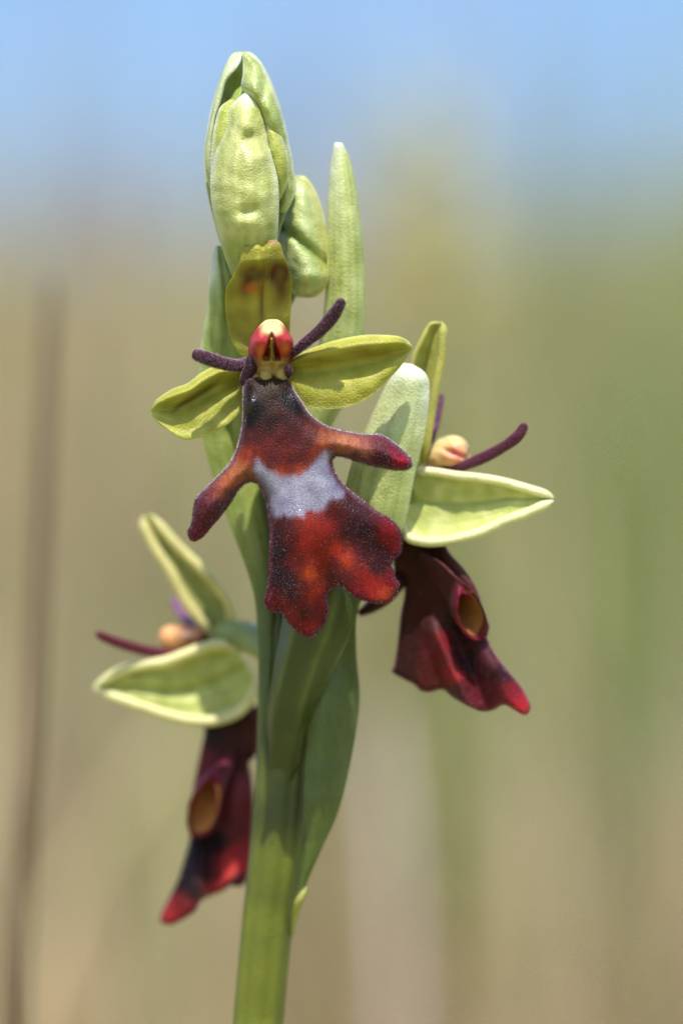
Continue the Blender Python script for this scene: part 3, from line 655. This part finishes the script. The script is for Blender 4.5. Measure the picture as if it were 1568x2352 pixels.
def lip_depth(u, v):
    base = 0.02 + 0.55 * ((np.minimum(v, 1170) - 1170) / 310)**2 * 1.6 + 0.75 * ((np.maximum(v, 1170) - 1170) / 300)**2
    wl = np.clip(np.abs(u - 690) / 200, 0, 2)
    base = base - 0.55 * sm(1130, 1290, v) + 0.8 * wl**2 * sm(1150, 1280, v)                      # lower lobes bend back at the sides
    base = base - 0.45 * np.exp(-((u - 690 - 0.15 * (v - 1250))/95)**2) * sm(1150, 1240, v) * sm(1480, 1330, v)
    base = base + 0.45 * np.exp(-((u - 742)/24)**2) * sm(1230, 1340, v) + 0.22 * np.exp(-((u - 640)/14)**2) * sm(1330, 1390, v) + 0.2 * np.sin((u + v * 0.4) / 21.0) * sm(1290, 1400, v) * sm(0.55, 1.0, wl) # groove between the two end lobes
    base = base - 0.25 * np.exp(-((u - 800)/40)**2) * sm(1230, 1300, v)
    arm = sm(560, 440, u) + sm(790, 930, u) * sm(1130, 1080, v)
    base = base - 0.1 * arm + 0.05 * noise2(u, v, 40, 7)
    for (a, b) in ((575, 925), (682, 905)):                            # the two glossy eye bumps at the base
        base = base - 0.35 * np.exp(-((u-a)/16)**2 - ((v-b)/22)**2)
    return base

def lip_col(pts, e):
    zp = (pts - np.array([413.4, 826.9])) / 0.3516
    wob = np.stack([noise2(pts[:, 0], pts[:, 1], 12, 3), noise2(pts[:, 0], pts[:, 1], 12, 9)], 1) * 16
    c = shepard(zp + wob, LCOL, 3.6, 14.0)
    arm = np.clip(sm(575, 530, pts[:, 0]) + sm(760, 810, pts[:, 0]) * sm(1110, 1080, pts[:, 1]), 0, 1)
    c = (0.70 - 0.08 * sm(1200, 1260, pts[:, 1]) + 0.25 * arm)[:, None] * c * (1 + 0.4 * noise2(pts[:, 0], pts[:, 1] * 0.3, 5, 17))[:, None]
    sp = SPEC; ins = inside(sp, pts); ds = dist_poly(sp, pts) * np.where(ins, 1, -1)
    f = sm(-11, 9, ds + 6 * noise2(pts[:, 0], pts[:, 1] * 0.35, 6, 23))
    sc = mixc(lin((106, 104, 128)), lin((164, 161, 180)), 0.35 + 0.6 * noise2(pts[:, 0], pts[:, 1], 26, 27) + 0.5 * np.exp(-((pts[:, 0] - 685)/55)**2 - ((pts[:, 1] - 1115)/45)**2) - 0.9 * sm(14, 2, e))  # pale centre of the patch is its shine, painted into the colour
    c = mixc(c, sc, f * 0.93)
    edge = sm(9, 1, e) * sm(1180, 1230, pts[:, 1])
    c = mixc(c, lin((120, 26, 56)), edge * 0.75)
    edge2 = sm(11, 2, e) * sm(1200, 1150, pts[:, 1])
    return mixc(c, lin((96, 66, 78)), edge2 * 0.55)

mb = MB()
LP, LF, LN, LE, LT, LO = lip_mesh(mb, LIP, 4.2, lip_depth, lip_col, th=0.2, Rr=lambda p: 52 - 38 * sm(1170, 1290, p[:, 1]), hgt=lambda p: 0.95 - 0.78 * sm(1150, 1290, p[:, 1]))
_ds = dist_poly(SPEC, LP) * np.where(inside(SPEC, LP), 1, -1)
mb.gloss = np.clip(sm(-6, 8, _ds) + np.exp(-((LP[:, 0]-575)/11)**2 - ((LP[:, 1]-930)/18)**2) + np.exp(-((LP[:, 0]-684)/11)**2 - ((LP[:, 1]-912)/16)**2), 0, 1)
lip = mb.build('lip', M_LIP, fl); lip['label'] = 'maroon lip with two arms and a blue-grey patch'
# fuzz: short fine hairs, denser on the dark flanks, the arms and the margins
tri = np.array(LT); ar = np.linalg.norm(np.cross(LF[tri[:, 1]] - LF[tri[:, 0]], LF[tri[:, 2]] - LF[tri[:, 0]]), axis=1)
cen = LP[tri].mean(1); ce = LE[tri].mean(1)
zc = (cen - np.array([413.4, 826.9])) / 0.3516
g2 = lambda x, y, a, b: np.exp(-((zc[:, 0]-x)/a)**2 - ((zc[:, 1]-y)/b)**2)
dens = 0.12 + 1.3 * (g2(640, 1300, 80, 260) + g2(720, 1480, 90, 90) + g2(1180, 1120, 110, 200) + g2(1280, 1330, 110, 60) + 1.2 * g2(190, 960, 110, 140) + g2(1300, 620, 120, 90)) + 1.2 * sm(10, 2, ce) + 0.4 * g2(1050, 560, 120, 60) + 0.4 * g2(370, 740, 80, 100) + 0.3 * g2(800, 850, 200, 120)
pr = ar * dens; pr /= pr.sum(); NH = 15000
ti = rng.choice(len(tri), NH, p=pr); w = rng.dirichlet((1, 1, 1), NH)
hp = (LF[tri[ti]] * w[..., None]).sum(1); hn = (LN[tri[ti]] * w[..., None]).sum(1); hn /= np.linalg.norm(hn, axis=1, keepdims=True)
hcol = np.where((rng.random(NH) < 0.15)[:, None], lin((190, 170, 184)), lin((92, 44, 66)))
mb = MB(); add_hairs(mb, hp, hn + UPV * -0.25, rng.uniform(0.05, 0.13, NH), 0.0075, hcol)
# fringe along the outline
k = len(LO); cen2 = LO; tg = np.roll(LO, -1, 0) - np.roll(LO, 1, 0); nrm2 = np.stack([tg[:, 1], -tg[:, 0]], 1); nrm2 /= np.linalg.norm(nrm2, axis=1, keepdims=True)
test = inside(LO, LO + nrm2 * 2.0); nrm2[test] *= -1
NB = 7000; bi = rng.integers(0, k, NB); fr = rng.random(NB)[:, None]
bp = LO[bi] * (1 - fr) + LO[(bi + 1) % k] * fr; keep = bp[:, 1] > 885; bp, bi = bp[keep], bi[keep]
o2 = nrm2[bi]; out3 = RIGHT * o2[:, 0:1] - UPV * o2[:, 1:2] - FWD * rng.uniform(-0.2, 0.7, (len(bp), 1))
pale = sm(1200, 1050, bp[:, 1]) * (0.75 - 0.35 * sm(680, 760, bp[:, 0])) + 0.06
fcol = np.where((rng.random(len(bp)) < pale)[:, None], lin((220, 205, 212)), lin((104, 20, 48)))
add_hairs(mb, P(bp[:, 0], bp[:, 1], lip_depth(bp[:, 0], bp[:, 1]) + 0.02 - rng.uniform(0, 0.2, len(bp))), out3, rng.uniform(0.05, 0.12, len(bp)), 0.011, fcol, 0.35)
h = mb.build('lip_fuzz', M_HAIR, fl); h['kind'] = 'stuff'

# ------------------------------------------------------------------ side flowers
def add_trumpet(mb, rings, th, outer, inner, rimc, sides=36, open_to=1.0):
    """rolled lobe: rings (u,v,d, au,av,ad, bu,bv,bd); depth parts in mm, open at the last ring"""
    S = spline(rings, 26); an = np.linspace(0, 2*math.pi, sides, endpoint=False)
    def ring(k):
        sn = np.sin(an) * (0.84 + 0.28 * np.cos(an)) * (1 + 0.08 * np.sin(3 * an + 1)); cs = np.cos(an) * (1 + 0.06 * np.sin(2 * an + 2))
        U = S[:, 0:1] + k*(S[:, 3:4]*cs + S[:, 6:7]*sn); V = S[:, 1:2] + k*(S[:, 4:5]*cs + S[:, 7:8]*sn)
        D = S[:, 2:3] + k*(S[:, 5:6]*np.cos(an) + S[:, 8:9]*np.sin(an)); return P(U, V, D)
    O = ring(1.0); I = ring(1.0 - th); n = len(S); m = sides
    q = np.linspace(0, 1, n)[:, None]
    co = mixc(lin(outer), lin(rimc), sm(0.8, 1, q) + 0 * an); ci = mixc(lin(inner), lin(rimc), sm(0.93, 1, q) + 0 * an)
    o = n * m
    F = grid_faces(n, m, 0, True) + [tuple(reversed(f)) for f in grid_faces(n, m, o, True)]
    a = (n-1)*m
    F += [(a + j, a + (j+1) % m, a + (j+1) % m + o, a + j + o) for j in range(m)]
    F.append(tuple(range(m))); F.append(tuple(range(o, o + m)))
    mb.add(np.vstack([O.reshape(-1, 3), I.reshape(-1, 3)]), F, np.vstack([co.reshape(-1, 3), ci.reshape(-1, 3)]))
    lp = (O[-1] + I[-1]) / 2; add_tube(mb, np.vstack([lp, lp[:4]]), 0.085 * MM * (1 + 0.35 * np.sin(np.arange(sides + 4) * 1.7)), lin(rimc), 8)

def side_sepal_col(seed, base, pale):
    def f(U, V, s, t):
        c = mixc(lin(base), lin(pale), 0.5 + noise2(U, V, 30, seed))
        c = mixc(c, lin((138, 158, 64)), 0.6 * np.exp(-((t + 0.05)/0.07)**2) + 0.3 * np.exp(-((t - 0.4)/0.05)**2))
        return mixc(c, lin((222, 216, 140)), sm(0.78, 0.95, np.abs(t)))
    return f
CUP = lambda t, s: -(1 - t**2)

def side_fuzz(LM, n, parent):
    p, F, N, e, tris, out = LM; tr = np.array(tris)
    ar = np.linalg.norm(np.cross(F[tr[:, 1]] - F[tr[:, 0]], F[tr[:, 2]] - F[tr[:, 0]]), axis=1) * (0.5 + 2 * sm(10, 2, e[tr].mean(1)))
    ti = rng.choice(len(tr), n, p=ar / ar.sum()); w = rng.dirichlet((1, 1, 1), n)
    hp = (F[tr[ti]] * w[..., None]).sum(1); hn = (N[tr[ti]] * w[..., None]).sum(1)
    mb = MB(); add_hairs(mb, hp, hn, rng.uniform(0.05, 0.12, n), 0.008, np.where((rng.random(n) < 0.3)[:, None], lin((190, 170, 184)), lin((96, 40, 62))))
    mb.build('lip_fuzz', M_HAIR, parent)['kind'] = 'stuff'

# right flower
mb = MB(); tube_uv(mb, [(690, 1500, 7.4, 36), (790, 1330, 6.8, 44), (880, 1200, 6.4, 48), (945, 1110, 6.2, 38), (968, 1080, 6.1, 22)], (128, 144, 66), 40, 20)
fr_ = mb.build('flower', M_STEM, orchid); fr_['label'] = 'flower on the right turned away showing its dark lip edge-on'
mb = MB()
add_sheet(mb, [(955, 1075, 975, 1062, 5.8, .1), (948, 1000, 984, 1015, 5.3, .3), (942, 930, 998, 930, 4.9, .5), (940, 860, 1010, 868, 4.6, .5), (950, 815, 1019, 818, 4.4, .4), (965, 783, 1021, 778, 4.2, .3), (978, 758, 1021, 752, 4.1, .2), (988, 744, 1014, 740, 4.0, .05)],
          side_sepal_col(201, (168, 164, 76), (190, 186, 98)), prof=lambda t, s: -np.clip(1 - np.abs((t + 0.15) / 0.6), 0, 1) * 1.3, th=0.3, rim=(.14, .24), rimcol=(196, 190, 104))
mb.build('sepal', M_SEPAL, fr_)
mb = MB()
add_sheet(mb, [(952, 1082, 926, 1200, 5.2, .2), (968, 1078, 934, 1236, 5.0, .5), (1000, 1080, 975, 1249, 4.8, .7), (1039, 1087, 1039, 1244, 4.6, .8), (1103, 1094, 1103, 1227, 4.3, .7), (1155, 1103, 1168, 1198, 4.1, .5), (1216, 1120, 1222, 1178, 4.0, .3), (1255, 1132, 1255, 1161, 4.0, .1), (1270, 1143, 1270, 1152, 4.0, 0)],
          side_sepal_col(211, (176, 186, 92), (204, 206, 134)), prof=CUP, th=0.3, rim=(.24, .27), rimcol=(230, 226, 170), m=31, n=60,
          lump=lambda U, V, s, t: 0.05 * noise2(U, V, 24, 215) - 0.12 * np.exp(-((t + 0.1)/0.08)**2))
mb.build('sepal', M_SEPAL, fr_)
petal([(1205, 971, 3.6, 9), (1200, 984, 3.7, 12), (1187, 1003, 3.8, 13), (1151, 1029, 4.2, 13), (1103, 1054, 4.6, 13), (1055, 1072, 5.0, 12), (1006, 1078, 5.4, 8), (968, 1074, 5.8, 5)], fr_, (84, 28, 48), hair=700)
petal([(1013, 904, 8.6, 8), (1008, 935, 8.2, 9), (999, 980, 7.6, 9), (985, 1022, 7.0, 8), (976, 1050, 6.6, 7)], fr_, (84, 36, 66), hair=0)
def rc_c(U, V, x, y, z):
    c = mixc(lin((222, 196, 132)), lin((214, 176, 120)), sm(1020, 1050, V) + 0 * U)
    return mixc(c, lin((236, 120, 100)), np.exp(-((U-1046)/24)**2 - ((V-1042)/20)**2))
mb = MB()
RCS = [(972, 1046, 978, 1078, 6.0, .2), (990, 1022, 998, 1084, 5.9, .6), (1018, 1005, 1026, 1086, 5.7, .9), (1044, 1001, 1052, 1084, 5.5, .9), (1062, 1009, 1068, 1076, 5.4, .6), (1074, 1030, 1075, 1056, 5.4, .2)]
rcs_c = lambda U, V, s, t: rc_c(U, V, t, t, t) * (1 + 0.25 * noise2(U, V, 18, 431))[..., None]
add_sheet(mb, RCS, rcs_c, n=40, m=25, th=0.15, lump=lambda U, V, s, t: -0.28 * np.exp(-((V - 1034 - (U - 1020) * 0.35)/6)**2) * sm(1000, 1030, U) + 0.08 * noise2(U, V, 20, 432))
add_sheet(mb, [r[:5] + (-r[5],) for r in RCS], rcs_c, n=30, m=17, th=0.15)
mb.build('column', M_COLUMN, fr_)
# its lip
RL = [(935,1180),(980,1190),(1005,1220),(1031,1268),(1054,1294),(1075,1320),(1094,1352),(1108,1395),(1116,1440),(1121,1473),(1142,1511),(1168,1543),(1192,1572),(1212,1605),(1218,1627),(1206,1643),(1186,1634),(1157,1619),(1133,1631),(1104,1634),(1075,1622),(1039,1602),(1016,1584),(987,1590),(966,1587),(949,1572),(922,1558),(899,1543),(905,1525),(913,1473),(919,1414),(928,1364),(926,1330),(905,1310),(905,1240)]
def rl_d(u, v):
    x = (u - 905) / 200 ; ridge = (u - 1000) - (v - 1455) * 0.45
    d = 7.4 - 2.2 * sm(900, 1110, u) + 0.6 * sm(1250, 1640, v)
    d = d - 0.75 * np.exp(-(ridge / 20)**2) * sm(1400, 1470, v) + 0.55 * np.exp(-((ridge - 46) / 22)**2) * sm(1380, 1470, v)
    d = d - 0.7 * np.exp(-((ridge - 100) / 30)**2) * sm(1450, 1540, v)
    return d
RLC = [(940,1260,(74,36,26)),(1000,1260,(70,36,32)),(1050,1310,(84,44,38)),(960,1340,(72,36,28)),(980,1420,(70,30,26)),(930,1480,(58,26,24)),(920,1540,(54,26,24)),(1010,1480,(120,26,34)),(1040,1550,(150,34,38)),(1060,1440,(30,16,18)),(1075,1520,(40,18,22)),(1050,1590,(70,20,24)),(980,1560,(84,28,24)),(1120,1520,(84,34,44)),(1130,1590,(96,30,40)),(1170,1590,(120,24,34)),(1200,1625,(176,30,40)),(1150,1545,(50,18,26)),(1100,1620,(100,28,36))]  # ridge coloured a lit red, the hollow beside it a shaded near-black
def side_lip_col(ctrl):
    def f(p, e):
        c = shepard(p + np.stack([noise2(p[:, 0], p[:, 1], 20, 3), noise2(p[:, 0], p[:, 1], 20, 5)], 1) * 12, ctrl, 4)
        return mixc(c, lin((120, 30, 52)), 0.5 * sm(7, 1, e))
    return f
mb = MB(); LM = lip_mesh(mb, np.array(RL, float), 6, rl_d, side_lip_col(RLC), th=0.3, Rr=16, hgt=0.3)
add_trumpet(mb, [(975, 1285, 6.2, 10, 16, .2, 14, -8, -.5), (1010, 1318, 5.4, 16, 30, .3, 24, -14, -.7), (1045, 1360, 4.8, 22, 44, .3, 28, -14, -.7), (1070, 1395, 4.4, 24, 54, .3, 40, -16, -.6), (1080, 1414, 4.3, 24, 54, .6, 36, -14, .3)],
            0.16, (82, 36, 36), (136, 88, 44), (112, 20, 42))
tube_uv(mb, [(822, 1410, 8.2, 8), (845, 1398, 8.0, 14), (880, 1370, 7.6, 22), (920, 1320, 7.2, 26)], (66, 26, 32))
mb.build('lip', M_LIP, fr_); side_fuzz(LM, 3500, fr_)

# left flower
_P = P
def P(u, v, d): return _P(u, v, np.asarray(d, float) + 3.5 * sm(640, 560, u))   # it stands out behind the stem
mb = MB(); tube_uv(mb, [(655, 1540, 7.8, 26), (600, 1480, 9.0, 34), (560, 1462, 9.8, 36), (520, 1455, 10.2, 32), (490, 1462, 10.4, 20)], (140, 152, 90), 30, 20)
fL = mb.build('flower', M_STEM, orchid); fL['label'] = 'lowest flower on the left turned sideways, partly behind the stem'
mb = MB()
add_sheet(mb, [(490, 1468, 520, 1456, 10.4, .1), (470, 1440, 535, 1425, 10.2, .4), (434, 1398, 530, 1385, 10.0, .6), (408, 1355, 505, 1348, 9.9, .6), (388, 1315, 475, 1315, 9.8, .5), (360, 1273, 435, 1277, 9.8, .4), (338, 1235, 395, 1235, 9.8, .3), (326, 1205, 368, 1203, 9.8, .2), (327, 1187, 350, 1184, 9.8, 0)],
          side_sepal_col(301, (138, 146, 84), (166, 168, 104)), prof=CUP, th=0.3, rim=(.3, .28), rimcol=(216, 206, 140))
mb.build('sepal', M_SEPAL, fL)
mb = MB()
add_sheet(mb, [(545, 1492, 585, 1560, 9.4, .1), (505, 1476, 578, 1606, 9.3, .5), (462, 1484, 545, 1642, 9.2, .8), (420, 1500, 482, 1660, 9.1, .9), (375, 1516, 420, 1655, 9.0, .8), (330, 1522, 358, 1637, 9.0, .6), (288, 1532, 305, 1619, 9.0, .45), (248, 1553, 256, 1601, 9.1, .25), (213, 1577, 217, 1584, 9.2, 0)],
          side_sepal_col(311, (170, 178, 92), (196, 200, 124)), prof=CUP, th=0.3, rim=(.3, .3), rimcol=(228, 220, 160), m=31, n=60,
          lump=lambda U, V, s, t: 0.12 * np.cos((t + 1) * 9) * sm(0, 0.2, s) * sm(1, 0.6, s))
mb.build('sepal', M_SEPAL, fL)
petal([(219, 1453, 7.4, 9), (240, 1464, 7.6, 11), (262, 1473, 7.9, 12), (305, 1487, 8.4, 13), (347, 1497, 8.9, 13), (390, 1501, 9.4, 12), (426, 1496, 9.8, 10), (470, 1480, 10.2, 7)], fL, (98, 30, 50), hair=0)
petal([(396, 1374, 13.5, 10), (408, 1395, 13.0, 11), (425, 1420, 12.2, 12), (448, 1445, 11.4, 11), (470, 1462, 10.8, 9)], fL, (126, 84, 120), hair=0)
def lc_c(U, V, x, y, z): return mixc(lin((96, 60, 34)), lin((232, 160, 104)), sm(424, 402, U))
mb = MB(); add_blob(mb, (424, 1470, 10.2), (60, 32, .9, 0.05), lc_c); add_blob(mb, (392, 1466, 10.0), (28, 30, .8), (232, 166, 110)); mb.build('column', M_COLUMN, fL)
LL = [(475,1640),(468,1690),(459,1731),(450,1775),(442,1830),(438,1890),(437,1924),(424,1973),(408,2024),(385,2070),(369,2105),(372,2121),(395,2124),(427,2108),(450,2092),(459,2073),(479,2060),(511,2047),(530,2034),(546,2037),(563,2028),(573,1995),(578,1930),(582,1850),(578,1790),(572,1752),(584,1740),(600,1700),(602,1630),(540,1622)]
def ll_d(u, v):
    rg = (u - 540) + (v - 1800) * 0.12
    return 11.0 - 0.9 * np.exp(-((u - 455)/30)**2) * sm(1900, 1960, v) - 0.6 * np.exp(-(rg/26)**2) * sm(1760, 1810, v) * sm(2000, 1900, v) + 0.8 * np.exp(-((u - 480)/22)**2) * sm(1880, 1960, v) - 1.0 * sm(1900, 2060, v)
LLC = [(480,1680,(40,28,36)),(540,1660,(64,30,26)),(580,1680,(76,32,26)),(540,1740,(70,30,30)),(470,1760,(110,40,48)),(545,1800,(118,48,58)),(560,1860,(110,34,40)),(500,1930,(28,16,18)),(450,1960,(24,16,20)),(440,2030,(30,18,20)),(540,1960,(150,34,36)),(530,2000,(196,50,40)),(555,1990,(178,36,44)),(490,2030,(150,34,36)),(470,2000,(50,20,22)),(420,2080,(120,28,34)),(385,2110,(160,36,44)),(545,2032,(60,20,22)),(520,1900,(90,26,32))]  # brighter reds at lower right paint the sunlit part of the lip
mb = MB(); LM = lip_mesh(mb, np.array(LL, float), 7, ll_d, side_lip_col(LLC), th=0.3, Rr=16, hgt=0.3)
add_trumpet(mb, [(530, 1735, 10.6, -8, 14, .1, 12, 8, -.4), (510, 1770, 10.0, -14, 34, .2, 22, 12, -.7), (488, 1815, 9.5, -18, 58, .3, 32, 10, -.8), (474, 1842, 9.2, -16, 74, .4, 42, 8, -.6), (467, 1854, 9.1, -14, 68, .7, 38, 6, .2)],
            0.16, (100, 32, 44), (176, 114, 62), (118, 26, 48))
mb.build('lip', M_LIP, fL); side_fuzz(LM, 2500, fL)
